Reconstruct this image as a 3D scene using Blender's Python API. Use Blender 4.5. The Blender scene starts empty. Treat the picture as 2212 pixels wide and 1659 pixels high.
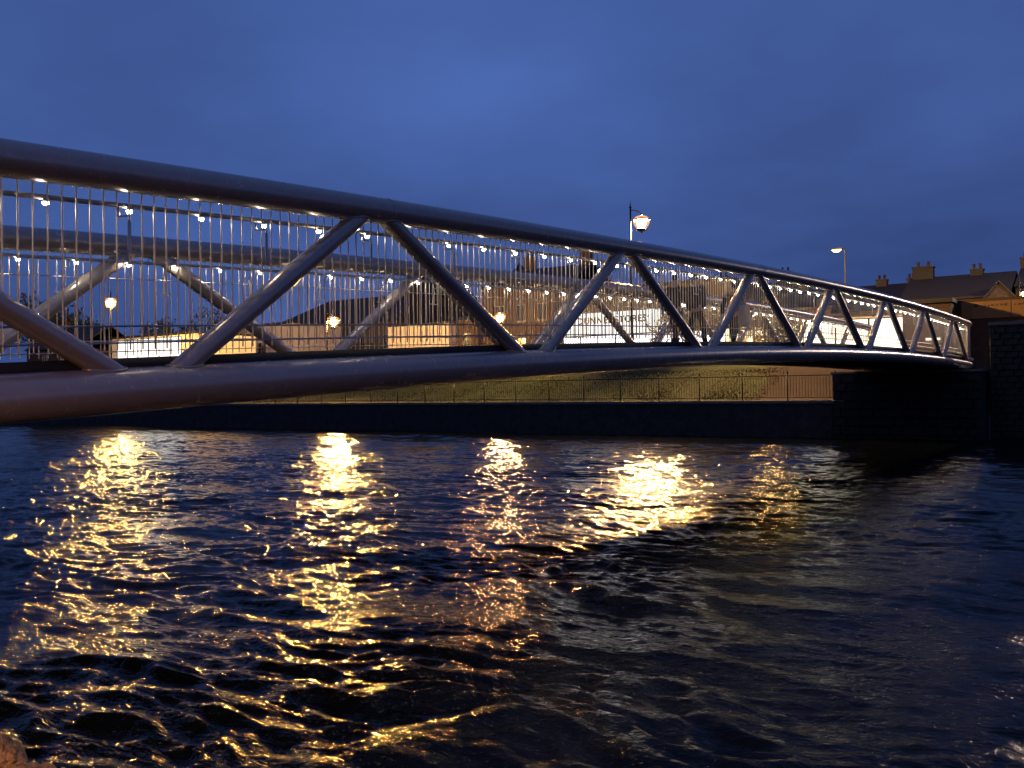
import bpy, bmesh, math, random
import numpy as np
from mathutils import Vector, Matrix, noise as mnoise

random.seed(7)
rng = np.random.default_rng(7)
sc = bpy.context.scene
COL = sc.collection
R = math.radians

# ------------------------------------------------------------------ camera
ZC = 2.35
th, pitch, roll = R(34.5), math.atan((848 - 829.5) / 2028), R(0.7)
fw = Vector((-math.sin(th), math.cos(th), 0)); rt = Vector((math.cos(th), math.sin(th), 0)); up = Vector((0, 0, 1))
f2 = fw * math.cos(pitch) + up * math.sin(pitch)
u2 = -fw * math.sin(pitch) + up * math.cos(pitch)
cr = rt * math.cos(roll) - u2 * math.sin(roll)
cu = rt * math.sin(roll) + u2 * math.cos(roll)
cam = bpy.data.cameras.new('camera')
cam.sensor_width = 36; cam.lens = 36 * 2028 / 2212
cam.clip_start = 0.05; cam.clip_end = 3000
camo = bpy.data.objects.new('camera', cam); COL.objects.link(camo)
M = Matrix((cr, cu, -f2)).transposed().to_4x4()
M.translation = Vector((0, 0, ZC))
camo.matrix_world = M
sc.camera = camo

# ------------------------------------------------------------------ sky (blue hour, overcast)
SKY_STRENGTH = 0.84
w = bpy.data.worlds.new('World'); sc.world = w; w.use_nodes = True
nt = w.node_tree; nt.nodes.clear()
def N(t, **k):
    n = nt.nodes.new(t)
    for a, b in k.items(): setattr(n, a, b)
    return n
L = lambda a, b: nt.links.new(a, b)
tc = N('ShaderNodeTexCoord')
sep = N('ShaderNodeSeparateXYZ'); L(tc.outputs['Generated'], sep.inputs[0])
mz = N('ShaderNodeMath', operation='MAXIMUM'); L(sep.outputs[2], mz.inputs[0]); mz.inputs[1].default_value = 0.0
az = N('ShaderNodeMath', operation='ADD'); L(mz.outputs[0], az.inputs[0]); az.inputs[1].default_value = 0.22
dx = N('ShaderNodeMath', operation='DIVIDE'); L(sep.outputs[0], dx.inputs[0]); L(az.outputs[0], dx.inputs[1])
dy = N('ShaderNodeMath', operation='DIVIDE'); L(sep.outputs[1], dy.inputs[0]); L(az.outputs[0], dy.inputs[1])
cmb = N('ShaderNodeCombineXYZ'); L(dx.outputs[0], cmb.inputs[0]); L(dy.outputs[0], cmb.inputs[1]); cmb.inputs[2].default_value = 7.4
no = N('ShaderNodeTexNoise'); no.inputs['Scale'].default_value = 0.62; no.inputs['Detail'].default_value = 5; no.inputs['Roughness'].default_value = 0.52
va = N('ShaderNodeVectorMath', operation='ADD'); va.inputs[1].default_value = (6.645, 15.987, 0); L(cmb.outputs[0], va.inputs[0]); L(va.outputs[0], no.inputs['Vector'])
ramp = N('ShaderNodeValToRGB'); L(no.outputs[0], ramp.inputs[0])
ramp.color_ramp.elements[0].position = 0.36; ramp.color_ramp.elements[0].color = (0.028, 0.056, 0.185, 1)
ramp.color_ramp.elements[1].position = 0.82; ramp.color_ramp.elements[1].color = (0.086, 0.176, 0.54, 1)
bgc = N('ShaderNodeBackground'); L(ramp.outputs[0], bgc.inputs[0]); bgc.inputs[1].default_value = SKY_STRENGTH
sky = N('ShaderNodeTexSky', sky_type='NISHITA'); sky.sun_disc = False
sky.sun_elevation = R(-3.0); sky.sun_rotation = R(200); sky.altitude = 20
bgs = N('ShaderNodeBackground'); L(sky.outputs[0], bgs.inputs[0]); bgs.inputs[1].default_value = 0.05
add = N('ShaderNodeAddShader'); L(bgc.outputs[0], add.inputs[0]); L(bgs.outputs[0], add.inputs[1])
wo = N('ShaderNodeOutputWorld'); L(add.outputs[0], wo.inputs[0])

sc.view_settings.view_transform = 'Standard'
sc.view_settings.look = 'None'
sc.view_settings.exposure = 0.0
sc.view_settings.gamma = 1.0
sc.view_settings.use_curve_mapping = False
sc.render.engine = 'CYCLES'
sc.cycles.use_denoising = True
sc.cycles.max_bounces = 6
sc.cycles.sample_clamp_indirect = 40.0
sc.cycles.caustics_reflective = False
sc.cycles.caustics_refractive = False

# ------------------------------------------------------------------ materials
MATS = {}
def mat(name, col, rough=0.6, metal=0.0, spec=0.5, var=0.0, vscale=6.0, bump=0.0, bscale=20.0, emit=None, estr=0.0, rvar=0.0, stretch=(1, 1, 1), col2=None):
    m = bpy.data.materials.new(name); m.use_nodes = True
    t = m.node_tree; b = t.nodes['Principled BSDF']
    b.inputs['Base Color'].default_value = (*col, 1)
    b.inputs['Roughness'].default_value = rough
    b.inputs['Metallic'].default_value = metal
    b.inputs['Specular IOR Level'].default_value = spec
    tcn = t.nodes.new('ShaderNodeTexCoord'); mp = t.nodes.new('ShaderNodeMapping')
    mp.inputs['Scale'].default_value = stretch
    t.links.new(tcn.outputs['Object'], mp.inputs[0])
    if var > 0 or rvar > 0:
        n = t.nodes.new('ShaderNodeTexNoise'); n.inputs['Scale'].default_value = vscale; n.inputs['Detail'].default_value = 6
        n.inputs['Roughness'].default_value = 0.65
        t.links.new(mp.outputs[0], n.inputs['Vector'])
        if var > 0:
            r = t.nodes.new('ShaderNodeValToRGB')
            c2 = col2 if col2 else tuple(c * (1 + var) for c in col)
            r.color_ramp.elements[0].position = 0.32; r.color_ramp.elements[0].color = (*[c * (1 - var) for c in col], 1)
            r.color_ramp.elements[1].position = 0.68; r.color_ramp.elements[1].color = (*c2, 1)
            t.links.new(n.outputs[0], r.inputs[0]); t.links.new(r.outputs[0], b.inputs['Base Color'])
        if rvar > 0:
            mr = t.nodes.new('ShaderNodeMapRange'); mr.inputs[3].default_value = max(0.02, rough - rvar); mr.inputs[4].default_value = rough + rvar
            mr.inputs[1].default_value = 0.3; mr.inputs[2].default_value = 0.7
            t.links.new(n.outputs[0], mr.inputs[0]); t.links.new(mr.outputs[0], b.inputs['Roughness'])
    if bump > 0:
        n2 = t.nodes.new('ShaderNodeTexNoise'); n2.inputs['Scale'].default_value = bscale; n2.inputs['Detail'].default_value = 6
        t.links.new(mp.outputs[0], n2.inputs['Vector'])
        bp = t.nodes.new('ShaderNodeBump'); bp.inputs['Strength'].default_value = bump; bp.inputs['Distance'].default_value = 0.05
        t.links.new(n2.outputs[0], bp.inputs['Height']); t.links.new(bp.outputs[0], b.inputs['Normal'])
    if emit:
        b.inputs['Emission Color'].default_value = (*emit, 1); b.inputs['Emission Strength'].default_value = estr
    MATS[name] = m
    return m

SODIUM = (1.0, 0.50, 0.13)
PINKSOD = (1.0, 0.62, 0.36)
WARM = (1.0, 0.90, 0.72)

m_paint = mat('grey_paint', (0.40, 0.345, 0.31), 0.26, 0.45, 0.5, var=0.05, vscale=9, rvar=0.02, bump=0.004, bscale=40)
m_steel = mat('brushed_steel', (0.46, 0.43, 0.40), 0.38, 1.0)
m_dark = mat('dark_plate', (0.014, 0.012, 0.011), 0.7, 0.0, var=0.3, vscale=4)
m_deck = mat('deck_surface', (0.12, 0.115, 0.11), 0.8, var=0.25, vscale=5, bump=0.3, bscale=40)
m_led = mat('led_lens', (0.8, 0.8, 0.8), 0.3, emit=(1.0, 0.86, 0.64), estr=200)
m_iron = mat('black_iron', (0.02, 0.018, 0.016), 0.35, 0.4, bump=0.05, bscale=30)
m_post = mat('painted_post', (0.012, 0.010, 0.009), 0.75, 0.0, 0.2)
m_galv = mat('galvanised_steel', (0.10, 0.095, 0.09), 0.55, 0.4, var=0.15, vscale=5)
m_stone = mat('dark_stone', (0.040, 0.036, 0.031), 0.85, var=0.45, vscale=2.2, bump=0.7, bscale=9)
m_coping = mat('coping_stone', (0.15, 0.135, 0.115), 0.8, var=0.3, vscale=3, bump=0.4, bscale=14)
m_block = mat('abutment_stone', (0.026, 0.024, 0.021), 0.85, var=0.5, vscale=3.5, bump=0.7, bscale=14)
m_rock = mat('river_rock', (0.34, 0.22, 0.11), 0.75, var=0.5, vscale=9, bump=1.0, bscale=26)
m_grass = mat('grass_soil', (0.021, 0.036, 0.006), 0.9, var=0.3, vscale=0.8, bump=0.5, bscale=18)
m_blade = mat('grass_blade', (0.026, 0.045, 0.007), 0.7, var=0.25, vscale=0.6)
m_street = mat('street_asphalt', (0.06, 0.058, 0.055), 0.8, var=0.25, vscale=1.2, bump=0.3, bscale=30)
m_earth = mat('bare_earth', (0.020, 0.010, 0.005), 0.9, var=0.4, vscale=2.5, bump=0.7, bscale=14)
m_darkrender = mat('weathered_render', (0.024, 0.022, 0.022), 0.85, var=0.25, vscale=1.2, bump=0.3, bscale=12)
m_path = mat('gravel_path', (0.22, 0.18, 0.14), 0.85, var=0.3, vscale=3, bump=0.4, bscale=25)
m_bankg = mat('bank_earth', (0.09, 0.08, 0.06), 0.9, var=0.4, vscale=2, bump=0.6, bscale=12)
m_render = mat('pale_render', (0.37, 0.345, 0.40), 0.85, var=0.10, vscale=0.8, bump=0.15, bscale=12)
m_white = mat('white_render', (0.72, 0.70, 0.66), 0.8, var=0.06, vscale=0.8, bump=0.1, bscale=12)
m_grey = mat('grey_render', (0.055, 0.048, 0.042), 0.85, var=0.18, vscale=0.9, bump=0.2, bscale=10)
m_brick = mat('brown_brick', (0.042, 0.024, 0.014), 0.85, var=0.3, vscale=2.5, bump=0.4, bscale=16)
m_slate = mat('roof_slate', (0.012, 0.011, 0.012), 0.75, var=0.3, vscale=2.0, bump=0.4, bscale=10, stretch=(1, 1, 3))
m_frame = mat('window_frame', (0.24, 0.225, 0.21), 0.5, var=0.05)
m_glass = mat('window_glass', (0.02, 0.022, 0.028), 0.08, 0.0, 0.8)
m_litw = mat('lit_window', (0.4, 0.35, 0.3), 0.2, emit=(1.0, 0.80, 0.55), estr=0.22)
m_fascia = mat('ochre_fascia', (0.17, 0.10, 0.03), 0.6, var=0.18, vscale=1.5)
m_mark = mat('dark_lettering', (0.05, 0.03, 0.015), 0.6)
m_letter = mat('grey_lettering', (0.03, 0.03, 0.035), 0.5)
m_bark = mat('tree_bark', (0.07, 0.052, 0.036), 0.9, var=0.3, vscale=6, bump=0.6, bscale=18)
m_leaf = mat('leaf_green', (0.055, 0.06, 0.018), 0.6, var=0.45, vscale=0.8)
m_leafdark = mat('leaf_dark', (0.030, 0.035, 0.016), 0.7, var=0.4, vscale=0.7)
m_dkcloth = mat('dark_cloth', (0.020, 0.018, 0.018), 0.85, var=0.3, vscale=6, bump=0.2, bscale=30)
m_navy = mat('navy_cloth', (0.016, 0.018, 0.030), 0.85, var=0.3, vscale=6, bump=0.2, bscale=30)
m_trouser = mat('black_trousers', (0.014, 0.013, 0.013), 0.85, var=0.2, vscale=8)
m_skin = mat('skin', (0.42, 0.26, 0.19), 0.55)
m_hair = mat('hair', (0.025, 0.016, 0.010), 0.6)
m_bag = mat('pale_canvas', (0.45, 0.38, 0.33), 0.8, var=0.12, vscale=8, bump=0.3, bscale=14)
m_shoe = mat('shoe_leather', (0.02, 0.018, 0.016), 0.5)
m_shade = mat('lamp_hood', (0.03, 0.028, 0.026), 0.5, 0.3)

def glow(name, col, s):
    m = bpy.data.materials.new(name); m.use_nodes = True
    t = m.node_tree; t.nodes.clear()
    e = t.nodes.new('ShaderNodeEmission'); e.inputs[0].default_value = (*col, 1); e.inputs[1].default_value = s
    o = t.nodes.new('ShaderNodeOutputMaterial'); t.links.new(e.outputs[0], o.inputs[0])
    MATS[name] = m
    return m

def glow_var(name, c1, c2, s, scale=(1, 1, 1), nscale=1.0, lo=0.35, hi=0.65):
    """a lit interior seen through glass: patchy light and dark"""
    m = glow(name, c1, s); t = m.node_tree
    e = [n for n in t.nodes if n.type == 'EMISSION'][0]
    tcn = t.nodes.new('ShaderNodeTexCoord'); mp = t.nodes.new('ShaderNodeMapping'); mp.inputs['Scale'].default_value = scale
    n = t.nodes.new('ShaderNodeTexNoise'); n.inputs['Scale'].default_value = nscale; n.inputs['Detail'].default_value = 4
    r = t.nodes.new('ShaderNodeValToRGB')
    r.color_ramp.elements[0].position = lo; r.color_ramp.elements[0].color = (*c2, 1)
    r.color_ramp.elements[1].position = hi; r.color_ramp.elements[1].color = (*c1, 1)
    t.links.new(tcn.outputs['Object'], mp.inputs[0]); t.links.new(mp.outputs[0], n.inputs['Vector'])
    t.links.new(n.outputs[0], r.inputs[0]); t.links.new(r.outputs[0], e.inputs[0])
    return m

def halo_glass(name, col, s, clear=0.55):  # bowl glass glows by itself, imitating the halo round the bulb
    m = bpy.data.materials.new(name); m.use_nodes = True
    t = m.node_tree; t.nodes.clear()
    e = t.nodes.new('ShaderNodeEmission'); e.inputs[0].default_value = (*col, 1); e.inputs[1].default_value = s
    tr = t.nodes.new('ShaderNodeBsdfTransparent'); mx = t.nodes.new('ShaderNodeMixShader'); mx.inputs[0].default_value = 1 - clear
    o = t.nodes.new('ShaderNodeOutputMaterial')
    t.links.new(tr.outputs[0], mx.inputs[1]); t.links.new(e.outputs[0], mx.inputs[2]); t.links.new(mx.outputs[0], o.inputs[0])
    MATS[name] = m
    return m
f_amber = halo_glass('amber_halo_glass', (1.0, 0.42, 0.06), 1.25, .40)
f_peach = halo_glass('peach_halo_glass', (1.0, 0.46, 0.17), 1.35, .45)
g_heritage = glow('lamp_glow_peach', (1.0, 0.52, 0.15), 28000)
g_sodium = glow('lamp_glow_amber', (1.0, 0.54, 0.12), 13000)
g_sodium_left = glow('lamp_glow_amber_left', (1.0, 0.54, 0.12), 7000)
g_sodium2 = glow('lamp_glow_amber_weak', (1.0, 0.48, 0.18), 4200)
g_small = glow('lamp_glow_weak', (1.0, 0.58, 0.18), 1400)
g_modern = glow('lamp_glow_modern', (1.0, 0.55, 0.12), 12)
g_pink = glow('lamp_glow_pale', (1.0, 0.80, 0.66), 2600)
g_edge = glow('lamp_glow_edge', (1.0, 0.66, 0.40), 1300)
g_amb = glow('lamp_glow_orange', (1.0, 0.50, 0.12), 170)
g_near = glow('lamp_glow_near', (1.0, 0.45, 0.12), 1500)
g_cool = glow('lamp_glow_cool', (0.75, 0.9, 1.0), 30)
g_sign = glow_var('sign_panel_light', (1.0, 0.97, 0.92), (1.0, 0.93, 0.82), 1.5)
g_shop = glow_var('shop_window_light', (1.0, 0.92, 0.95), (0.85, 0.76, 0.78), 3.2, (0.8, 1, 0.5), 0.9)
g_left = glow_var('left_shop_light', (1.0, 0.95, 0.86), (1.0, 0.88, 0.72), 2.3)
g_cream = glow_var('cream_light', (1.0, 0.94, 0.76), (1.0, 0.90, 0.66), 3.2)
g_yellow = glow_var('yellow_window_light', (1.0, 0.83, 0.48), (0.30, 0.17, 0.05), 3.0, (1.2, 1, 0.8), 1.4, 0.42, 0.58)

# ------------------------------------------------------------------ mesh helpers
def link(name, me, m=None, parent=None, loc=None):
    o = bpy.data.objects.new(name, me); COL.objects.link(o)
    if m is not None and me is not None and hasattr(me, 'materials') and len(me.materials) == 0:
        me.materials.append(m)
    if parent is not None: o.parent = parent
    if loc is not None: o.location = loc
    return o

def empty(name, loc=(0, 0, 0), rz=0.0):
    o = bpy.data.objects.new(name, None); COL.objects.link(o); o.location = loc; o.rotation_euler = (0, 0, rz)
    return o

def tag(o, label=None, cat=None, group=None, kind=None):
    if label: o['label'] = label
    if cat: o['category'] = cat
    if group: o['group'] = group
    if kind: o['kind'] = kind
    return o

class MB:
    def __init__(s): s.v = []; s.f = []; s.mi = []; s.smooth = []
    def box(s, x0, x1, y0, y1, z0, z1, mi=0):
        b = len(s.v)
        s.v += [(x0, y0, z0), (x1, y0, z0), (x1, y1, z0), (x0, y1, z0), (x0, y0, z1), (x1, y0, z1), (x1, y1, z1), (x0, y1, z1)]
        for q in ((0, 3, 2, 1), (4, 5, 6, 7), (0, 1, 5, 4), (1, 2, 6, 5), (2, 3, 7, 6), (3, 0, 4, 7)):
            s.f.append(tuple(b + i for i in q)); s.mi.append(mi); s.smooth.append(False)
        return s
    def quad(s, pts, mi=0):
        b = len(s.v); s.v += [tuple(p) for p in pts]; s.f.append(tuple(range(b, b + len(pts)))); s.mi.append(mi); s.smooth.append(False)
        return s
    def tube(s, pts, r, n=12, mi=0, cap=True):
        pts = [Vector(p) for p in pts]; rs = r if isinstance(r, (list, tuple)) else [r] * len(pts)
        b = len(s.v); prev = None
        for i, p in enumerate(pts):
            d = (pts[min(i + 1, len(pts) - 1)] - pts[max(i - 1, 0)]).normalized()
            if prev is None:
                a = Vector((0, 0, 1)) if abs(d.z) < 0.9 else Vector((1, 0, 0))
                u = d.cross(a).normalized()
            else:
                u = (prev - d * prev.dot(d)).normalized()
            prev = u; v = d.cross(u)
            for k in range(n):
                t = 2 * math.pi * k / n
                s.v.append(tuple(p + (u * math.cos(t) + v * math.sin(t)) * rs[i]))
        for i in range(len(pts) - 1):
            for k in range(n):
                a = b + i * n + k; c = b + i * n + (k + 1) % n
                s.f.append((a, c, c + n, a + n)); s.mi.append(mi); s.smooth.append(True)
        if cap:
            s.f.append(tuple(b + k for k in reversed(range(n)))); s.mi.append(mi); s.smooth.append(False)
            e = b + (len(pts) - 1) * n
            s.f.append(tuple(e + k for k in range(n))); s.mi.append(mi); s.smooth.append(False)
        return s
    def lathe(s, c, prof, n=12, mi=0, smooth=True):
        """prof = [(r, z)...] about a vertical axis at c"""
        b = len(s.v)
        for r, z in prof:
            for k in range(n):
                t = 2 * math.pi * k / n
                s.v.append((c[0] + r * math.cos(t), c[1] + r * math.sin(t), c[2] + z))
        for i in range(len(prof) - 1):
            for k in range(n):
                a = b + i * n + k; d = b + i * n + (k + 1) % n
                s.f.append((a, d, d + n, a + n)); s.mi.append(mi); s.smooth.append(smooth)
        return s
    def mesh(s, name, *mats):
        me = bpy.data.meshes.new(name)
        me.from_pydata(s.v, [], s.f)
        for m in mats: me.materials.append(m)
        me.polygons.foreach_set('material_index', s.mi)
        me.polygons.foreach_set('use_smooth', s.smooth)
        me.update()
        return me
    def build(s, name, m, parent=None, loc=None):
        ms = m if isinstance(m, (list, tuple)) else [m]
        return link(name, s.mesh(name, *ms), None, parent, loc)

# ------------------------------------------------------------------ setting: river
def perlin(x, y, seed):
    r = np.random.default_rng(seed)
    g = r.random((256, 256)) * 2 * np.pi
    gx, gy = np.cos(g), np.sin(g)
    xi = np.floor(x).astype(np.int64); yi = np.floor(y).astype(np.int64)
    xf = x - xi; yf = y - yi
    u = xf * xf * xf * (xf * (xf * 6 - 15) + 10); v = yf * yf * yf * (yf * (yf * 6 - 15) + 10)
    def gr(ix, iy, fx, fy):
        a = gx[ix & 255, iy & 255]; b = gy[ix & 255, iy & 255]
        return a * fx + b * fy
    n00 = gr(xi, yi, xf, yf); n10 = gr(xi + 1, yi, xf - 1, yf)
    n01 = gr(xi, yi + 1, xf, yf - 1); n11 = gr(xi + 1, yi + 1, xf - 1, yf - 1)
    return (n00 * (1 - u) + n10 * u) * (1 - v) + (n01 * (1 - u) + n11 * u) * v

BANK = 44.7
def build_river():
    def axis(a, b, step, growth):
        out = [a]
        while out[-1] < b:
            out.append(out[-1] + step); step *= growth
        return np.array(out)
    xs = np.concatenate([-axis(26, 110, 0.08, 1.010)[::-1], np.arange(-25.94, 6, 0.06), axis(6.02, 60, 0.08, 1.03)])
    ys = np.concatenate([np.arange(1.0, 16, 0.040), axis(16.0, BANK + 0.15, 0.042, 1.0025)])
    X, Y = np.meshgrid(xs, ys, indexing='ij')
    # flow-warped coordinates: the current runs along X, eddies bend it
    wx = X + 0.9 * perlin(X / 4.3, Y / 3.4, 11) + 0.35 * perlin(X / 1.4, Y / 1.2, 12)
    wy = Y + 0.9 * perlin(X / 4.9 + 9, Y / 3.1 + 4, 13) + 0.35 * perlin(X / 1.5 + 3, Y / 1.1, 14)
    patch = np.clip(0.85 + 0.9 * perlin(X / 5.5 + 2, Y / 3.2, 15), 0.45, 1.3)
    h = 0.070 * perlin(wx / 3.6, wy / 2.3, 21)
    h += 0.050 * (1 - 2.2 * np.abs(perlin(wx / 2.0, wy / 1.1, 22)))
    h += 0.052 * patch * perlin(wx / 0.98, wy / 0.56, 23)
    h += 0.034 * patch * (1 - 2.2 * np.abs(perlin(wx / 0.60, wy / 0.31, 24)))
    h += 0.027 * patch * perlin(wx / 0.36, wy / 0.19, 25)
    h += 0.016 * patch * perlin(wx / 0.19, wy / 0.105, 26) * np.clip((32 - Y) / 12, 0, 1)
    h *= np.clip(1.15 - 0.012 * Y, 0.5, 1.2)
    nx, ny = X.shape
    V = np.stack([X, Y, h], -1).reshape(-1, 3).astype(np.float32)
    idx = np.arange(nx * ny).reshape(nx, ny)
    F = np.stack([idx[:-1, :-1], idx[1:, :-1], idx[1:, 1:], idx[:-1, 1:]], -1).reshape(-1, 4).astype(np.int32)
    me = bpy.data.meshes.new('river')
    me.vertices.add(len(V)); me.vertices.foreach_set('co', V.ravel())
    me.loops.add(F.size); me.loops.foreach_set('vertex_index', F.ravel())
    me.polygons.add(len(F)); me.polygons.foreach_set('loop_start', np.arange(0, F.size, 4, dtype=np.int32))
    me.polygons.foreach_set('use_smooth', np.ones(len(F), dtype=bool))
    me.update(); me.validate()
    m = bpy.data.materials.new('river_water'); m.use_nodes = True
    t = m.node_tree; b = t.nodes['Principled BSDF']
    b.inputs['Base Color'].default_value = (0.0035, 0.0050, 0.0065, 1)
    b.inputs['Roughness'].default_value = 0.11; b.inputs['IOR'].default_value = 1.18
    tcn = t.nodes.new('ShaderNodeTexCoord'); mp = t.nodes.new('ShaderNodeMapping'); mp.inputs['Scale'].default_value = (1.0, 1.9, 1)
    mp.inputs['Rotation'].default_value = (0, 0, R(-14))
    t.links.new(tcn.outputs['Object'], mp.inputs[0])
    n1 = t.nodes.new('ShaderNodeTexNoise'); n1.inputs['Scale'].default_value = 8.0; n1.inputs['Detail'].default_value = 3; n1.inputs['Roughness'].default_value = 0.55
    n1.inputs['Distortion'].default_value = 0.8
    t.links.new(mp.outputs[0], n1.inputs['Vector'])
    bp = t.nodes.new('ShaderNodeBump'); bp.inputs['Distance'].default_value = 0.023
    # the small ripples die away towards the calmer water along the far wall
    sp = t.nodes.new('ShaderNodeSeparateXYZ'); t.links.new(tcn.outputs['Object'], sp.inputs[0])
    mr = t.nodes.new('ShaderNodeMapRange'); mr.inputs[1].default_value = 10; mr.inputs[2].default_value = 30; mr.inputs[3].default_value = 0.9; mr.inputs[4].default_value = 0.22
    t.links.new(sp.outputs[1], mr.inputs[0]); t.links.new(mr.outputs[0], bp.inputs['Strength'])
    t.links.new(n1.outputs[0], bp.inputs['Height']); t.links.new(bp.outputs[0], b.inputs['Normal'])
    o = link('river', me, m); tag(o, kind='structure')
build_river()
# a flat sheet of the same river further up- and downstream is out of sight; the bed closes it below
tag(MB().box(-160, 80, -2, BANK + 1, -2.2, -1.6).build('river_bed', m_stone), kind='structure')

# ------------------------------------------------------------------ setting: far bank, street
SL0, SL1, ST = 45.9, 52.0, 3.58
def terrain():
    xs = np.arange(-150, -12.2, 0.8); ys = np.concatenate([[BANK + .35], np.arange(SL0, SL1 + 2.6, 0.35)])
    v = []; f = []
    for x in xs:
        for y in ys:
            t = min(max((y - SL0) / (SL1 - SL0), 0), 1); t = t * t * (3 - 2 * t)
            z = 1.80 + t * (ST - 1.80) + (0.07 * mnoise.noise((x * .5, y * .5, 0)) if 0.05 < t < 0.95 else 0) + .24 * math.exp(-((y - 52.2) / .55) ** 2)
            v.append((x, y, z))
    n = len(ys)
    for i in range(len(xs) - 1):
        for j in range(n - 1):
            f.append((i * n + j, (i + 1) * n + j, (i + 1) * n + j + 1, i * n + j + 1))
    me = bpy.data.meshes.new('grass_bank'); me.from_pydata(v, [], f)
    me.polygons.foreach_set('use_smooth', [True] * len(f))
    me.materials.append(m_grass); me.materials.append(m_earth)
    for p in me.polygons:
        c = p.center
        if c.x > -17.2 + 1.3 * mnoise.noise((c.x * .4, c.y * .8, 5)) - .25 * (c.y - 48): p.material_index = 1
    o = link('grass_bank', me, None); tag(o, kind='structure')
    # blades
    nb = 60000
    X = rng.uniform(-75, -16.6, nb); Y = rng.uniform(SL0 + .2, SL1 + 1.2, nb)
    T = np.clip((Y - SL0) / (SL1 - SL0), 0, 1); T = T * T * (3 - 2 * T); Z = 1.80 + T * (ST - 1.80) - 0.03
    H = rng.uniform(.05, .13, nb); A = rng.uniform(0, 2 * np.pi, nb); W = rng.uniform(.015, .035, nb)
    dxx = np.cos(A) * W; dyy = np.sin(A) * W
    lx = rng.normal(0, .05, nb); ly = rng.normal(0, .05, nb)
    P = np.empty((nb, 3, 3)); P[:, 0] = np.stack([X - dxx, Y - dyy, Z], -1); P[:, 1] = np.stack([X + dxx, Y + dyy, Z], -1)
    P[:, 2] = np.stack([X + lx, Y + ly, Z + H], -1)
    me = bpy.data.meshes.new('grass'); me.from_pydata(P.reshape(-1, 3).tolist(), [], np.arange(nb * 3).reshape(-1, 3).tolist())
    o = link('grass', me, m_blade); tag(o, kind='stuff')
terrain()
tag(MB().box(-260, 160, SL1 + 2.5, 420, ST - .6, ST - .02).build('street', m_street), kind='structure')
tag(MB().box(-150, -12.2, SL1 + .6, SL1 + 2.45, ST - .4, ST + .03).build('footpath', m_path), kind='structure')
tag(MB().box(-12.2, 60, 47.6, SL1 + 2.5, 1.0, ST - .03).build('bridge_landing', m_street), kind='structure')

# quay wall of the far bank
qw = empty('quay_wall', (-80, BANK, 0)); tag(qw, 'long dark stone quay wall rising from the far side of the river below the iron railing', 'quay wall')
MB().box(-70, 67.45, 0, .9, -2, 1.66).build('wall_body', m_stone, qw)
x = -70.0; k = 0
cm = MB().box(-.745, .745, -.06, .62, 0, .14).mesh('coping_stone', m_coping)
while x < 67.4:
    link('coping_stone', cm, None, qw, (x + .75, 0, 1.662 + random.uniform(-.006, .006))); x += 1.5

# bridge abutment on the far bank: coursed stone blocks on a core
ab = empty('bridge_abutment', (-9.37, 44.7, 0)); tag(ab, 'dark coursed stone abutment under the far end of the footbridge', 'abutment')
MB().box(-3.12, 3.1, .06, 2.9, -2, 3.02).build('core', m_block, ab)
bmesh_cache = {}
for row in range(8):
    z0 = -0.2 + row * .4; xx = -3.14; j = 0
    while xx < 3.1:
        wd = [.62, .84, .5, .72][(j * 3 + row * 2) % 4]
        if row % 2 and j == 0: wd = .35
        wd = min(wd, 3.12 - xx)
        if wd > .1:
            key = round(wd, 2)
            if key not in bmesh_cache:
                bm = bmesh.new(); bmesh.ops.create_cube(bm, size=1)
                bmesh.ops.scale(bm, vec=(wd - .03, .16, .37), verts=bm.verts)
                bmesh.ops.bevel(bm, geom=bm.edges[:], offset=.018, segments=1, affect='EDGES')
                me = bpy.data.meshes.new('stone_block'); bm.to_mesh(me); me.materials.append(m_block); bmesh_cache[key] = me
            link('stone_block', bmesh_cache[key], None, ab, (xx + wd / 2, random.uniform(-.035, .015), z0 + .2))
        xx += wd; j += 1
MB().box(-3.2, 3.16, -.12, 3.0, 3.022, 3.12).build('bearing_shelf', m_coping, ab)

# tall dark river wall right of the bridge
rw = empty('river_wall', (-6.1, 46.2, 0)); tag(rw, 'high dark stone river wall to the right of the bridge end', 'river wall')
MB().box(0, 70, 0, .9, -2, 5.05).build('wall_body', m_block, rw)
pb = {}
for row in range(18):
    z0 = .1 + row * .27; xx = .02; j = 0
    while xx < 3.4:
        wd = [.42, .6, .33, .5][(j * 3 + row) % 4] if not (row % 2 and j == 0) else .22
        if wd not in pb:
            bm = bmesh.new(); bmesh.ops.create_cube(bm, size=1); bmesh.ops.scale(bm, vec=(wd - .025, .14, .245), verts=bm.verts)
            bmesh.ops.bevel(bm, geom=bm.edges[:], offset=.018, segments=1, affect='EDGES')
            me = bpy.data.meshes.new('stone_block'); bm.to_mesh(me); me.materials.append(m_block); pb[wd] = me
        b_ = link('stone_block', pb[wd], None, rw, (xx + wd / 2, random.uniform(-.06, .0), z0 + .135)); b_.rotation_euler = (random.uniform(-.03, .03), random.uniform(-.012, .012), random.uniform(-.03, .03)); xx += wd; j += 1
MB().box(-.02, 70, -.1, 1.0, 5.052, 5.2).build('coping', m_coping, rw)

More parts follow.
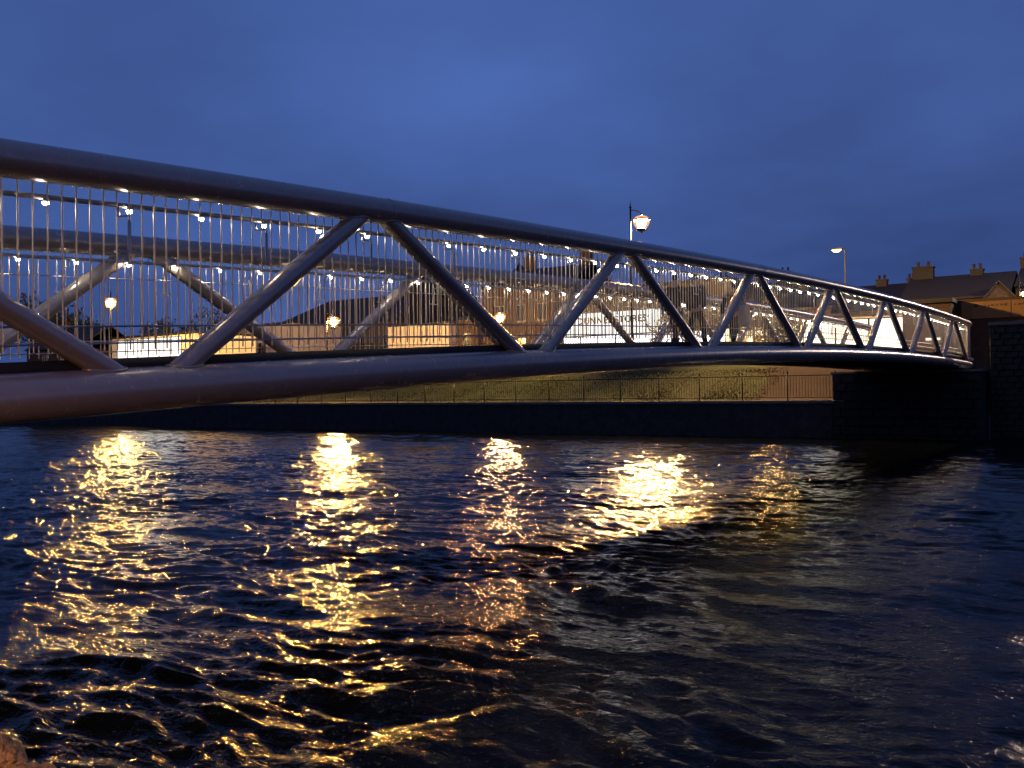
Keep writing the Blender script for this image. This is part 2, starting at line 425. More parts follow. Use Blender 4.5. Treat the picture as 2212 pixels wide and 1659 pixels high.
# iron railing on the quay wall
def quay_railing():
    t = empty('quay_railing', (-12.45, BANK + .22, 1.80)); tag(t, 'black iron railing with knobbed posts along the top of the quay wall', 'railing')
    sp = 2.27; nP = 19
    pm = MB().tube([(0, 0, 0), (0, 0, 1.28)], .035, 8)
    pm.lathe((0, 0, 1.28), [(.035, 0), (.05, .01), (.05, .03), (.03, .045), (.055, .08), (.055, .1), (.03, .14), (.0, .15)], 8)
    pm = pm.mesh('railing_post', m_iron)
    for i in range(nP): link('railing_post', pm, None, t, (-sp * i, 0, 0))
    MB().box(-sp * (nP - 1), 0, -.022, .022, 1.18, 1.215).build('top_rail', m_iron, t)
    MB().box(-sp * (nP - 1), 0, -.018, .018, .13, .16).build('bottom_rail', m_iron, t)
    bm_ = MB().tube([(0, 0, .155), (0, 0, 1.19)], .0085, 5, cap=False).mesh('railing_bar', m_iron)
    for i in range(nP - 1):
        for j in range(1, 16): link('railing_bar', bm_, None, t, (-sp * i - sp * j / 16, 0, 0))
quay_railing()

# near bank below the camera
def near_bank():
    xs = np.arange(-60, 40, .6); prof = [(-60, .85), (-8, .85), (-1.2, .80), (.2, .62), (1.2, .25), (2.0, -.15), (3.2, -1.0), (4.0, -1.9)]
    v = []; f = []
    for x in xs:
        for y, z in prof:
            v.append((x, y + .3 * mnoise.noise((x * .35, y * .3, 1)), z + (.10 * mnoise.noise((x * .7, y * .7, 2)) if y > -3 else 0)))
    n = len(prof)
    for i in range(len(xs) - 1):
        for j in range(n - 1): f.append((i * n + j, (i + 1) * n + j, (i + 1) * n + j + 1, i * n + j + 1))
    me = bpy.data.meshes.new('near_bank'); me.from_pydata(v, [], f)
    tag(link('near_bank', me, m_bankg), kind='structure')
near_bank()
na = empty('near_abutment', (-9.37, -3.2, .5)); tag(na, 'grey concrete abutment carrying the near end of the footbridge', 'abutment')
MB().box(-2.9, 2.9, -1.5, 3.2, -1.5, 1.05).build('abutment_body', m_coping, na)
MB().box(-2.1, 2.1, -1.5, .3, 1.052, 1.60).build('back_wall', m_coping, na)

# ------------------------------------------------------------------ footbridge
XN, XF = -7.112, -11.344
Y0, Y1 = -2.2, 47.45
ztop = lambda y: 3.924 + .06668 * y - .000819 * y * y
zbot = lambda y: 2.109 + .06861 * y - .000907 * y * y
RT, RB, RD = .145, .19, .098
def bead(p0, p1, zf, yc, RR, parent):
    """weld bead round the line where a diagonal enters a chord"""
    d = (p1 - p0).normalized(); c = Vector((0, 1, (zf(yc + .05) - zf(yc - .05)) / .1)).normalized()
    u = d.cross(Vector((1, 0, 0))).normalized(); v = d.cross(u); o = Vector((p0.x, yc, zf(yc))); pts = []
    for k in range(25):
        f = 2 * math.pi * k / 24; q = p0 + (u * math.cos(f) + v * math.sin(f)) * RD - o
        qa = q - c * q.dot(c); da = d - c * d.dot(c)
        A = da.dot(da); B = 2 * qa.dot(da); C_ = qa.dot(qa) - RR * RR; D = max(B * B - 4 * A * C_, 0)
        pts.append(p0 + (u * math.cos(f) + v * math.sin(f)) * RD + d * ((-B + math.sqrt(D)) / (2 * A)))
    MB().tube(pts, .013, 6, cap=False).build('weld_bead', m_paint, parent)
br = empty('footbridge', (-9.228, 0, 0))
tag(br, 'grey tubular steel truss footbridge arching over the river with lit handrails', 'footbridge')
OX = 9.228
def P(x, y, z): return (x + OX, y, z)
yy = np.linspace(Y0, Y1, 90)
nodesB = [4.85 + 6.0 * k for k in range(-1, 7)]
nodesT = [1.72 + 5.96 * k for k in range(0, 8)]
for XX in (XN, XF):
    MB().tube([P(XX, y, ztop(y)) for y in yy], RT, 28).build('top_chord', m_paint, br)
    MB().tube([P(XX, y, zbot(y)) for y in yy], RB, 32).build('bottom_chord', m_paint, br)
    for ys_ in (7.9, 19.9, 31.9, 43.9):
        for zf_, rr_ in ((ztop, RT), (zbot, RB)):
            MB().tube([P(XX, ys_ + q * .012, zf_(ys_ + q * .012)) for q in (-1, -.5, .5, 1)], [rr_ + .0005, rr_ + .006, rr_ + .006, rr_ + .0005], 28, cap=False).build('splice_ring', m_paint, br)
    for k, yb in enumerate(nodesB):
        for yt, s in ((nodesT[k - 1] if k > 0 else None, -1), (nodesT[k], 1)):
            if yt is None: continue
            a = Vector(P(XX, yb + s * .09, zbot(yb))); b = Vector(P(XX, yt - s * .07, ztop(yt)))
            dg = MB().tube([a, b], RD, 20, cap=False).build('diagonal', m_paint, br)
            bead(a, b, zbot, yb, RB, dg); bead(b, a, ztop, yt, RT, dg)
    a = P(XX, nodesB[-1] + 5.9, 0)
    MB().tube([P(XX, Y1 - .15, zbot(Y1 - .15)), P(XX, Y1 - .15, ztop(Y1 - .15))], .09, 16, cap=False).build('end_post', m_paint, br)
    MB().tube([P(XX, nodesT[-1] + .07, ztop(nodesT[-1])), P(XX, Y1 - .4, zbot(Y1 - .4))], RD, 20, cap=False).build('diagonal', m_paint, br)
    MB().tube([P(XX, Y0 + .15, zbot(Y0 + .15)), P(XX, Y0 + .15, ztop(Y0 + .15))], .09, 16, cap=False).build('end_post', m_paint, br)
# deck slab following the curve, edge plates, cross beams
def ribbon(x0, x1, dz0, dz1, ya=Y0, yb=Y1 + 1.5, n=80, zf=ztop):
    mb = MB(); ys = np.linspace(ya, yb, n); b = 0
    for y in ys:
        z = zf(min(y, Y1))
        mb.v += [P(x0, y, z + dz0), P(x1, y, z + dz0), P(x1, y, z + dz1), P(x0, y, z + dz1)]
    for i in range(n - 1):
        a = i * 4; c = a + 4
        for k in range(4):
            k2 = (k + 1) % 4
            mb.f.append((a + k, c + k, c + k2, a + k2)); mb.mi.append(0); mb.smooth.append(True)
    mb.f.append((0, 1, 2, 3)); mb.mi.append(0); mb.smooth.append(False)
    e = (n - 1) * 4; mb.f.append((e + 3, e + 2, e + 1, e)); mb.mi.append(0); mb.smooth.append(False)
    return mb
ribbon(XF + .07, XN - .07, -1.70, -1.62).build('deck', m_deck, br)
for s, XX in ((-1, XN), (1, XF)):
    ribbon(XX + s * .03, XX + s * .06, -1.66, -1.535).build('deck_edge', m_dark, br)
for y in np.arange(Y0 + .6, Y1, 2.0):
    MB().box(XF + OX + .1, XN + OX - .1, y - .06, y + .06, zbot(y) - .07, zbot(y) + .09).build('cross_beam', m_dark, br)

# railings: rails, handrail with lights, balusters
bar_mesh = MB().tube([(0, 0, -1.47), (0, 0, -.06)], .0078, 6, cap=False).mesh('baluster', m_steel)
led = MB()
led.lathe((0, 0, 0), [(.0, .030), (.024, .026), (.028, .0), (.024, -.004)], 10, 0)
led.lathe((0, 0, 0), [(.024, -.004), (.022, -.016), (.014, -.025), (.0, -.028)], 10, 1)
led_mesh = led.mesh('handrail_light', m_steel, m_led)
camx = Vector((0, 0, ZC))
allbars = []
for s, XX in ((-1, XN), (1, XF)):
    far = XX == XF
    rl = ribbon(XX - .006, XX + .006, -1.278, -1.262, Y0, Y1, 80)
    r2 = ribbon(XX - .006, XX + .006, -1.418, -1.402, Y0, Y1, 80)
    b = len(rl.v); rl.v += r2.v; rl.f += [tuple(i + b for i in q) for q in r2.f]; rl.mi += r2.mi; rl.smooth += r2.smooth
    if far:
        r3 = ribbon(XX - .006, XX + .006, -.448, -.436, Y0, Y1, 80)
        b = len(rl.v); rl.v += r3.v; rl.f += [tuple(i + b for i in q) for q in r3.f]; rl.mi += r3.mi; rl.smooth += r3.smooth
    rail = rl.build('railing', m_steel, br)
    hx = XX + s * .15
    hr = MB().tube([P(hx, y, ztop(y) - .232) for y in yy], .022, 12).build('handrail', m_steel, br)
    for y in np.arange(Y0 + .4, Y1 - .2, .118):
        allbars.append(((Vector((XX, y, ztop(y))) - camx).length, XX, y, rail))
    y = 4.05 if not far else 4.42
    ys = [y + .738 * k for k in range(-7, 59) if Y0 < y + .738 * k < Y1 - .3]
    # stem bracket at every second light
    bk = MB().tube([(s * .15, 0, -.24), (s * .15, 0, -.315), (s * .14, 0, -.335), (s * .02, 0, -.345), (0, 0, -.36), (0, 0, -.40)], .009, 6)
    bk.box(-.006, .006, -.014, .014, -.66, -.39).box(-.005, .005, -.11, .11, -.655, -.64)
    bkm = bk.mesh('rail_bracket', m_steel)
    for i, y in enumerate(ys):
        link('handrail_light', led_mesh, None, hr, P(hx, y, ztop(y) - .268))
        if i % 2 == 0:
            link('rail_bracket', bkm, None, hr, P(XX, y - .10, ztop(y)))
allbars.sort(key=lambda t: t[0] + (0 if t[2] > 3.2 else 100))
for d, XX, y, rail in allbars[:300]:
    link('baluster', bar_mesh, None, rail, P(XX, y, ztop(y)))
rest = {}
for d, XX, y, rail in allbars[300:]:
    mb = rest.setdefault(rail.name, (rail, MB()))[1]
    mb.tube([P(XX, y, ztop(y) - 1.47), P(XX, y, ztop(y) - .06)], .0068, 5, cap=False)
for nm, (rail, mb) in rest.items():
    o = mb.build('balusters', m_steel, rail); o['kind'] = 'stuff'

# ------------------------------------------------------------------ street lamps
def globe(r, squash=1.0, n=16, pear=0.0):
    mb = MB(); prof = []
    for i in range(11):
        a = -math.pi / 2 + math.pi * i / 10
        rr = r * math.cos(a) * (1 + pear * math.sin(a)); prof.append((max(rr, 0.0), r * squash * math.sin(a)))
    return mb.lathe((0, 0, 0), prof, n)

def heritage_lamp(x, y, zg, base, label, g, r=.27, ang=0.0, group='old style street lamps on the far bank', arm=.62):
    """pole with finial, scrolled arm, bell hood and glass bowl; zg = height of the bowl"""
    t = empty('street_lamp', (x - arm * math.cos(ang), y - arm * math.sin(ang), base), ang); tag(t, label, 'street lamp', group)
    h = zg - base
    pole = MB().tube([(0, 0, 0), (0, 0, .9)], .11, 12); pole.lathe((0, 0, .9), [(.11, 0), (.13, .03), (.13, .08), (.075, .16)], 12)
    pole.tube([(0, 0, 1.0), (0, 0, h + .75)], [.075, .05], 12)
    pole.lathe((0, 0, h + .75), [(.05, 0), (.085, .03), (.085, .06), (.04, .12), (.02, .3), (.0, .55)], 10)
    pole.build('pole', m_post, t)
    a = arm
    MB().tube([(0, 0, h + .62), (a * .35, 0, h + .68), (a * .75, 0, h + .62), (a, 0, h + .5), (a, 0, h + .36)], .028, 8).build('bracket_arm', m_iron, t)
    hood = MB().lathe((a, 0, h), [(.05, .40), (.07, .36), (.12, .30), (r * 1.02, .17), (r * 1.12, .10), (r * 1.05, .095), (.1, .26)], 16).build('hood', m_shade, t)
    gl = globe(r, .95, pear=.28).build('lamp_bowl', f_peach if g is g_heritage else f_amber, t, (a, 0, h - .06))
    globe(r * .58, 1.1, 12).build('bulb', g, gl, (0, 0, .04))
    MB().lathe((a, 0, h - .06), [(r * .70, -r * .74), (r * .76, -r * .78), (r * .45, -r * 1.0), (.05, -r * 1.12), (.03, -r * 1.3), (0, -r * 1.32)], 14).build('grass_shade_cup', m_shade, t)  # added opaque cup, keeps the lamp from lighting the grass slope
    return t

heritage_lamp(-26.3, 52.7, 12.86, ST, 'tallest old style street lamp, its peach bowl glowing above the bridge', g_heritage, .50, R(72), arm=.95)
heritage_lamp(-82.0, 52.0, 11.36, ST - .1, 'amber old style street lamp above the lit shop at the far left', g_sodium_left, .60, R(150))
heritage_lamp(-63.6, 63.1, 9.2, ST, 'old style street lamp with amber glow in front of the wide hipped roof house', g_sodium, .60, R(60))
heritage_lamp(-49.0, 69.5, 9.2, ST, 'old style street lamp with amber glow in front of the brown brick building', g_sodium2, .55, R(60))
heritage_lamp(-23.9, 69.4, 9.2, ST, 'small weaker amber street lamp behind the railing right of the walkers', g_small, .40, R(60))
heritage_lamp(-6.95, 69.0, 8.35, ST, 'old style street lamp with a pale orange bowl before the end house', g_edge, .32, R(60))

def modern_lamp(x, y, zh, base, label, g, dirx=-1, arm=.75, hl=.36, flat=False):
    t = empty('street_lamp', (x, y, base)); tag(t, label, 'street lamp', 'plain column street lamps')
    h = zh - base
    MB().tube([(0, 0, 0), (0, 0, 1.2)], .09, 12).tube([(0, 0, 1.2), (0, 0, h - .15), (dirx * .05, 0, h), (dirx * .2, 0, h + .03)], [.065, .05, .045, .04], 10).build('pole', m_galv, t)
    hd = MB(); hd.box(min(dirx * .18, dirx * (arm + .12)), max(dirx * .18, dirx * (arm + .12)), -.16, .16, h + .03, h + .15).build('lamp_head', m_shade, t)
    prof = [(.0, -.20), (hl * .55, -.16), (hl * .9, -.06), (hl, 0)]
    if flat: prof = [(.0, -.012), (hl * .9, -.010), (hl, -.002)]
    gl = MB().lathe((0, 0, 0), prof, 14)
    o = gl.build('lamp_lens', g, t, (dirx * (arm - .12), 0, h + .025)); o.scale = (1, .55, 1)
    return t
modern_lamp(-19.45, 73.3, 12.95, ST, 'plain column street lamp with a flat amber head above the bridge', g_modern)
modern_lamp(-2.6, 70.0, 12.6, ST, 'plain column street lamp with a pale head beside the river road at the right', g_pink, 1, hl=.42)
modern_lamp(-1.2, 57.0, 9.6, ST, 'plain column street lamp with amber head lighting the ochre hoarding', g_amb, -1, hl=.30)
modern_lamp(-1.4, -2.6, 3.9, .80, 'plain column street lamp on the near bank behind the viewer', g_near, -1, hl=.30, flat=True)

# ------------------------------------------------------------------ buildings on the far bank
def window(parent, x, z, wd, ht, y, glassm=None, bars=1, fr=None):
    fr = fr or m_frame
    f = .07; mb = MB()
    mb.box(x - wd / 2, x - wd / 2 + f, y - .06, y - .004, z, z + ht); mb.box(x + wd / 2 - f, x + wd / 2, y - .06, y - .004, z, z + ht)
    mb.box(x - wd / 2 + f, x + wd / 2 - f, y - .06, y - .004, z, z + f); mb.box(x - wd / 2 + f, x + wd / 2 - f, y - .06, y - .004, z + ht - f, z + ht)
    for b in range(bars):
        bx = x - wd / 2 + wd * (b + 1) / (bars + 1); mb.box(bx - .025, bx + .025, y - .055, y - .006, z + f, z + ht - f)
    mb.box(x - wd / 2 - .08, x + wd / 2 + .08, y - .14, y - .002, z - .09, z - .002)
    wn = mb.build('window', fr, parent)
    MB().box(x - wd / 2 + f, x + wd / 2 - f, y - .03, y - .008, z + f, z + ht - f).build('pane', glassm or m_glass, wn)
    return wn

def chimney(parent, x, y, z0, wd, ht, m, dp=.7, pots=2):
    c = MB().box(x - wd / 2, x + wd / 2, y - dp / 2, y + dp / 2, z0, z0 + ht).box(x - wd / 2 - .06, x + wd / 2 + .06, y - dp / 2 - .06, y + dp / 2 + .06, z0 + ht + .001, z0 + ht + .12)
    c = c.build('chimney', m, parent)
    for p in range(pots):
        px = x - wd / 2 + wd * (p + .5) / pots
        MB().lathe((px, y, z0 + ht + .12), [(.13, 0), (.11, .1), (.10, .38), (.13, .42), (.0, .421)], 8).build('chimney_pot', m_brick, c)

def house(name, label, cat, x0, x1, yf, dep, eave, ridge, wallm, roof='gable', roofm=None, wins=(), chims=(), base=ST - .1, hipl=0.0, hipr=0.0, group=None, fr=None):
    """front faces the river (towards -Y); ridge runs along the front"""
    t = empty(name, ((x0 + x1) / 2, yf, base)); tag(t, label, cat, group)
    ox = (x0 + x1) / 2; W = (x1 - x0) / 2; e = eave - base; r = ridge - base
    mb = MB().box(-W, W, 0, dep, 0, e)
    if roof == 'gable' and hipl == 0:
        mb.quad([(-W, 0, e), (-W, dep, e), (-W, dep / 2, r - .12)])
    if roof == 'gable' and hipr == 0:
        mb.quad([(W, 0, e), (W, dep / 2, r - .12), (W, dep, e)])
    wl = mb.build('wall', wallm, t)
    o = .22
    if roof == 'gable':
        rb = MB(); a = -W - (o if hipl else .08); c = W + (o if hipr else .08)
        A, B = (-W + hipl - (0 if hipl else .08)), (W - hipr + (0 if hipr else .08))
        top = [(a, -o, e - .02), (c, -o, e - .02), (c, dep + o, e - .02), (a, dep + o, e - .02), (A, dep / 2, r), (B, dep / 2, r)]
        rb.v += top; rb.v += [(p[0], p[1], p[2] - .14) for p in top]
        for q in ((0, 1, 5, 4), (2, 3, 4, 5), (3, 0, 4), (1, 2, 5)):
            rb.f.append(q); rb.mi.append(0); rb.smooth.append(False)
            rb.f.append(tuple(i + 6 for i in reversed(q))); rb.mi.append(0); rb.smooth.append(False)
        for i, j in ((0, 1), (1, 2), (2, 3), (3, 0)):
            rb.f.append((i, i + 6, j + 6, j)); rb.mi.append(0); rb.smooth.append(False)
        rf = rb.build('roof', roofm or m_slate, t)
        MB().box(-W + .02, W - .02, -o - .1, -o - .002, e - .16, e - .06).build('gutter', m_iron, t)
    else:
        rf = MB().box(-W - .12, W + .12, -.12, dep + .12, e + .001, e + .22).build('roof', roofm or m_slate, t)
    for (cx_, wd, ht) in chims:
        zz = (r if roof == 'gable' else e + .2) - .5
        chimney(rf, cx_ - ox, dep / 2, zz, wd, ht + .5, wallm)
    for wv in wins:
        x, z, wd, ht = wv[:4]; g = wv[4] if len(wv) > 4 else None
        window(t, x - ox, z - base, wd, ht, 0, g, fr=fr)
    return t

# left white shop
def shop_row(name, label, x0, x1, yf, top, panel, pm, wallm, npan, zlow=None, dep=8, wing=None):
    t = empty(name, ((x0 + x1) / 2, yf, ST - .1)); tag(t, label, 'shop')
    W = (x1 - x0) / 2; e = top - ST + .1
    wl, wr = wing or (0, 0)
    MB().box(-W - wl, W + wr, 0, dep, 0, e).build('wall', wallm, t)
    MB().box(-W - wl - .15, W + wr + .15, -.15, dep + .15, e + .001, e + .2).build('roof', m_slate, t)
    z0 = zlow if zlow is not None else .15
    pw = 2 * W / npan
    for i in range(npan):
        a = -W + pw * i
        f = MB().box(a + .005, a + .06, -.09, -.005, z0, panel - .02).box(a + pw - .06, a + pw - .005, -.09, -.005, z0, panel - .02).box(a + .06, a + pw - .06, -.09, -.005, z0, z0 + .07).box(a + .06, a + pw - .06, -.09, -.005, panel - .09, panel - .02)
        wn = f.build('shop_window', m_iron, t)
        MB().box(a + .06, a + pw - .06, -.05, -.006, z0 + .07, panel - .09).build('pane', pm, wn)
    return t, W, e

t, W, e = shop_row('lit_shop', 'small white shop with a row of bright windows at the far left behind the bridge', -96.4, -84.9, 62, 8.95, 5.3, g_left, m_white, 6, .15, wing=(1.6, 2.2))
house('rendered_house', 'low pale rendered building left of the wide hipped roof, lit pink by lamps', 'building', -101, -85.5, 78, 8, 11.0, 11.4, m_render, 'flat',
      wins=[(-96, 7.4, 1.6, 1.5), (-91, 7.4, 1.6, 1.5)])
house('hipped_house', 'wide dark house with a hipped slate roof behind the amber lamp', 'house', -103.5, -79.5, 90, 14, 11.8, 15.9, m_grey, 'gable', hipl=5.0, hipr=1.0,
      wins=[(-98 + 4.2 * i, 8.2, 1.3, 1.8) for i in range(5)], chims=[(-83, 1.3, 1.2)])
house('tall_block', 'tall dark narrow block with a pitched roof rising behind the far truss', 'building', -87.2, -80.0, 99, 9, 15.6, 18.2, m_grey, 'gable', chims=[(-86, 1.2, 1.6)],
      wins=[(-85.5, 12.5, 1.1, 1.6), (-82, 12.5, 1.1, 1.6)])
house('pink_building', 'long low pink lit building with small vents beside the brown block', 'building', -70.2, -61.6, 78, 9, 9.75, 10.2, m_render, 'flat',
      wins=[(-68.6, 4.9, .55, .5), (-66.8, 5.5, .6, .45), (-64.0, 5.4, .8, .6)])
house('brick_house', 'small brown brick house between the pink building and the tall brown block', 'house', -61.4, -58.5, 79, 8, 10.1, 11.5, m_brick, 'gable', wins=[(-60, 7.2, 1.0, 1.5)])
house('brick_block', 'tall brown brick building behind the second amber lamp', 'building', -58.3, -47.6, 79.5, 10, 13.4, 15.6, m_brick, 'gable',
      wins=[(-56 + 2.6 * i, 9.6, 1.1, 1.7) for i in range(4)] + [(-56 + 2.6 * i, 6.2, 1.1, 1.7) for i in range(4)], chims=[(-55.5, 1.2, 1.2), (-48.5, 1.2, 1.2)])

# lit supermarket with its sign
t, W, e = shop_row('supermarket', 'brightly lit shop front with the sign DUNNES STORES behind the bridge railing', -45.6, -29.2, 75, 11.6, 4.0, g_shop, m_grey, 9, .1, dep=14)
sg = MB().box(-W + .05, -W + 12.6, -.55, -.02, 4.03, 6.0).build('sign_panel', g_sign, t)
cu_ = bpy.data.curves.new('sign_lettering', 'FONT'); cu_.body = 'DUNNES STORES'; cu_.size = .82; cu_.extrude = .03; cu_.offset = .016; cu_.space_character = 1.13
tmp = bpy.data.objects.new('sign_lettering_curve', cu_)
me_ = bpy.data.meshes.new_from_object(tmp); me_.name = 'sign_lettering'; me_.materials.clear()
bpy.data.objects.remove(tmp); bpy.data.curves.remove(cu_)
lt = link('sign_lettering', me_, m_letter)
lt.parent = sg; lt.rotation_euler = (R(90), 0, 0); lt.location = (-W + 1.85, -.60, 5.02)

# warm windows right of the supermarket
shop_row('corner_shop', 'shop with warm yellow patterned windows behind the walkers', -28.6, -20.2, 72, 8.4, 3.9, g_yellow, m_brick, 7, .1)
shop_row('cream_glow_front', 'brightest cream front, glowing panes for a lit wall, behind the right part of the bridge', -19.2, -12.95, 62, 7.0, 3.35, g_cream, m_white, 3, .35, dep=6)  # glowing panes stand in for a brightly lit wall
house('kiosk', 'low olive brown building just right of the cream glowing front', 'building', -12.7, -10.0, 60.5, 5, 7.4, 7.8, m_brick, 'flat', wins=[(-11.0, 5.1, .95, .28, g_cream)])

# dark skyline between
house('dark_terrace', 'dark terrace with a long low roofline behind the street lamp column', 'houses', -44, -31, 96, 9, 10.6, 14.0, m_grey, 'gable', chims=[(-40, 1.2, 1.0), (-33, 1.2, 1.0)])
house('low_terrace', 'low dark terrace with two stub chimneys left of the gabled houses', 'houses', -30, -16.6, 85, 9, 9.1, 11.75, m_grey, 'gable', chims=[(-20.5, .9, .35), (-18.0, .6, .25), (-27.5, 1.0, .4)],
      wins=[(-24, 6.5, 1, 1.5), (-21, 6.5, 1, 1.5)])

# terrace on the right
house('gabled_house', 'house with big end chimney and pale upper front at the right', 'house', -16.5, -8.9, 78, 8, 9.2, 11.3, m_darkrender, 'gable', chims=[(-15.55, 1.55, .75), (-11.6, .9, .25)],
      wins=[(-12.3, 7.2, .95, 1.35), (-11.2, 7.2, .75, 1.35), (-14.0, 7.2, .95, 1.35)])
t = empty('front_gable', (-9.4, 76.6, ST)); tag(t, 'narrow dark gabled house front with one pale framed window at the right', 'house')
mb = MB().box(-1.6, 1.6, 0, 1.35, 0, 4.7); mb.quad([(-1.6, 0, 4.7), (1.6, 0, 4.7), (0, 0, 6.4)]); mb.build('wall', m_brick, t)
mb = MB()
for s in (-1, 1):
    mb.quad([(s * 1.8, -.2, 4.45), (0, -.2, 6.54), (0, 1.35, 6.54), (s * 1.8, 1.35, 4.45)]); mb.quad([(s * 1.8, -.2, 4.33), (0, -.2, 6.4), (0, -.2, 6.54), (s * 1.8, -.2, 4.45)])
mb.build('roof', m_slate, t); window(t, 0, 3.9, .95, 1.2, 0)
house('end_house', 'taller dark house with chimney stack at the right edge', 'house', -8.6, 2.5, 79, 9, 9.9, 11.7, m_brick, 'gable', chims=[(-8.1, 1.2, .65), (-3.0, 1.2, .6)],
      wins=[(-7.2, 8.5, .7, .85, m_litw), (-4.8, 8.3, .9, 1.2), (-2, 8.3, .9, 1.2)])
pw = MB().box(-15.6, -5, 73.4, 73.7, ST, 7.3).build('garden_wall', m_darkrender); tag(pw, 'pale low garden wall in front of the gabled houses', 'wall')

# ochre fascia with worn dark lettering
fs = empty('hoarding', (-9.7, 62, ST)); tag(fs, 'long ochre hoarding board with worn dark lettering lit by a street lamp', 'hoarding')
for i in range(5):
    MB().box(i * 2.7 + .02, i * 2.7 + 2.68, 0, .08, 2.85 + i * .004, 3.86).build('board', m_fascia, fs)
MB().box(-.3, 13.8, .081, .5, 0, 4.05).build('backing_wall', m_brick, fs)
def blot(cx_, cz, s, seed):
    r = random.Random(seed); n = 9; pts = []
    for i in range(n):
        a = 2 * math.pi * i / n; d = s * r.uniform(.5, 1.0); pts.append((cx_ + d * math.cos(a), -.012, cz + d * .8 * math.sin(a)))
    mb = MB(); mb.quad(list(reversed(pts))); mb.quad([(p[0], -.002, p[2]) for p in pts])
    b0 = 0
    for i in range(n):
        j = (i + 1) % n
        mb.f.append((n - 1 - i, n - 1 - j, n + j, n + i)); mb.mi.append(0); mb.smooth.append(False)
    return mb
blot(.85, 3.62, .17, 1).build('emblem', m_mark, fs); blot(4.1, 3.60, .17, 2).build('emblem', m_mark, fs)
for i, xx in enumerate([1.3, 1.52, 1.72, 1.95, 2.2, 2.42, 2.9, 3.12, 3.35, 3.6]):
    blot(xx, 3.60 + random.uniform(-.02, .02), .08 + .02 * (i % 3), 20 + i).build('letter', m_mark, fs)

# lamp on the end house, cool white
wl = empty('wall_light', (-7.45, 78.9, 9.0 - .9)); tag(wl, 'tiny cool white wall light on the end house', 'wall light')
MB().box(-.12, .12, -.12, .09, .28, .36).build('bracket', m_iron, wl); globe(.11).build('lamp_bowl', g_cool, wl, (0, -.1, .2))

# clock tower far behind the bridge
ct = empty('cupola_tower', (-87.5, 130, 3)); tag(ct, 'small cream cupola tower with a dark pointed roof on the skyline', 'tower')
MB().lathe((0, 0, 0), [(2.0, 0), (2.0, 16.4)], 8, smooth=False).build('shaft', m_grey, ct)
MB().lathe((0, 0, 16.4), [(2.0, 0), (2.15, .05), (2.15, .35), (1.55, .4), (1.5, .5)], 8, smooth=False).build('cornice', m_white, ct)
for k in range(8):
    a = math.pi * k / 4 + .39
    MB().tube([(1.3 * math.cos(a), 1.3 * math.sin(a), 16.9), (1.3 * math.cos(a), 1.3 * math.sin(a), 18.6)], .22, 8).build('pillar', m_white, ct)
MB().lathe((0, 0, 16.88), [(.9, 0), (.9, 1.72)], 8, smooth=False).build('core', m_grey, ct)
MB().lathe((0, 0, 18.6), [(0, 0), (1.6, 0), (1.75, .05), (1.75, .3), (1.5, .31)], 8, smooth=False).build('upper_cornice', m_white, ct)
MB().lathe((0, 0, 18.91), [(1.5, 0), (1.15, .8), (.55, 1.5), (.18, 2.0), (.06, 3.0), (0, 3.1)], 8, smooth=False).build('roof', m_slate, ct)

# ------------------------------------------------------------------ trees
def tree(name, label, x, y, h, cr_, leafm, n, seed, cat='tree', group=None, base=ST, trunkfrac=.4, ls=.22):
    r = random.Random(seed); t = empty(name, (x, y, base)); tag(t, label, cat, group)
    mb = MB(); top = h * .72
    mb.tube([(0, 0, -.2), (r.uniform(-.1, .1), 0, h * .25), (r.uniform(-.25, .25), r.uniform(-.2, .2), h * .5), (r.uniform(-.3, .3), 0, top)], [h * .024 + .06, h * .020 + .04, h * .013 + .02, .03], 8)
    tips = []
    for k in range(11):
        z = h * (trunkfrac - .08 + .4 * k / 11); a = k * 2.4 + r.uniform(-.3, .3); l = cr_ * r.uniform(.55, .95)
        mid = (l * .5 * math.cos(a), l * .5 * math.sin(a), z + l * .35); tip = (l * math.cos(a), l * math.sin(a), z + l * .75)
        mb.tube([(0, 0, z), mid, tip], [.05 + h * .004, .035, .012], 6); tips += [mid, tip]
        for q in range(2):
            a2 = a + r.uniform(-.9, .9); t2 = (tip[0] + .4 * cr_ * math.cos(a2) * .6, tip[1] + .4 * cr_ * math.sin(a2) * .6, tip[2] + r.uniform(.1, .5))
            mb.tube([mid, t2], [.025, .008], 5); tips.append(t2)
    mb.build('trunk', m_bark, t)
    g = np.random.default_rng(seed)
    C = []
    cl = [Vector(p) for p in tips] + [Vector((r.uniform(-.5, .5) * cr_, r.uniform(-.5, .5) * cr_, h * r.uniform(trunkfrac + .1, .95))) for _ in range(14)]
    V = []; F = []
    for i in range(n):
        c = cl[r.randrange(len(cl))]
        p = np.array(c) + g.normal(0, cr_ * .16, 3); u = g.normal(0, 1, 3); u /= np.linalg.norm(u); v = np.cross(u, g.normal(0, 1, 3)); v /= np.linalg.norm(v)
        s = ls * g.uniform(.5, 1.1); b = len(V)
        V += [tuple(p - u * s), tuple(p + v * s * .45), tuple(p + u * s), tuple(p - v * s * .45)]; F.append((b, b + 1, b + 2, b + 3))
    me = bpy.data.meshes.new('crown'); me.from_pydata(V, [], F); link('crown', me, leafm, t)
    return t
tree('tree', 'leafy tree lit amber in front of the right end of the supermarket', -29.2, 66, 6.4, 1.9, m_leaf, 2600, 1, ls=.17)
tree('tree', 'thin bare looking tree standing before the supermarket windows', -30.9, 64.5, 4.6, 1.3, m_leaf, 260, 2, ls=.12)
tree('tree', 'small tree before the yellow patterned shop windows', -22.0, 64, 4.2, 1.4, m_leaf, 900, 3, ls=.14)
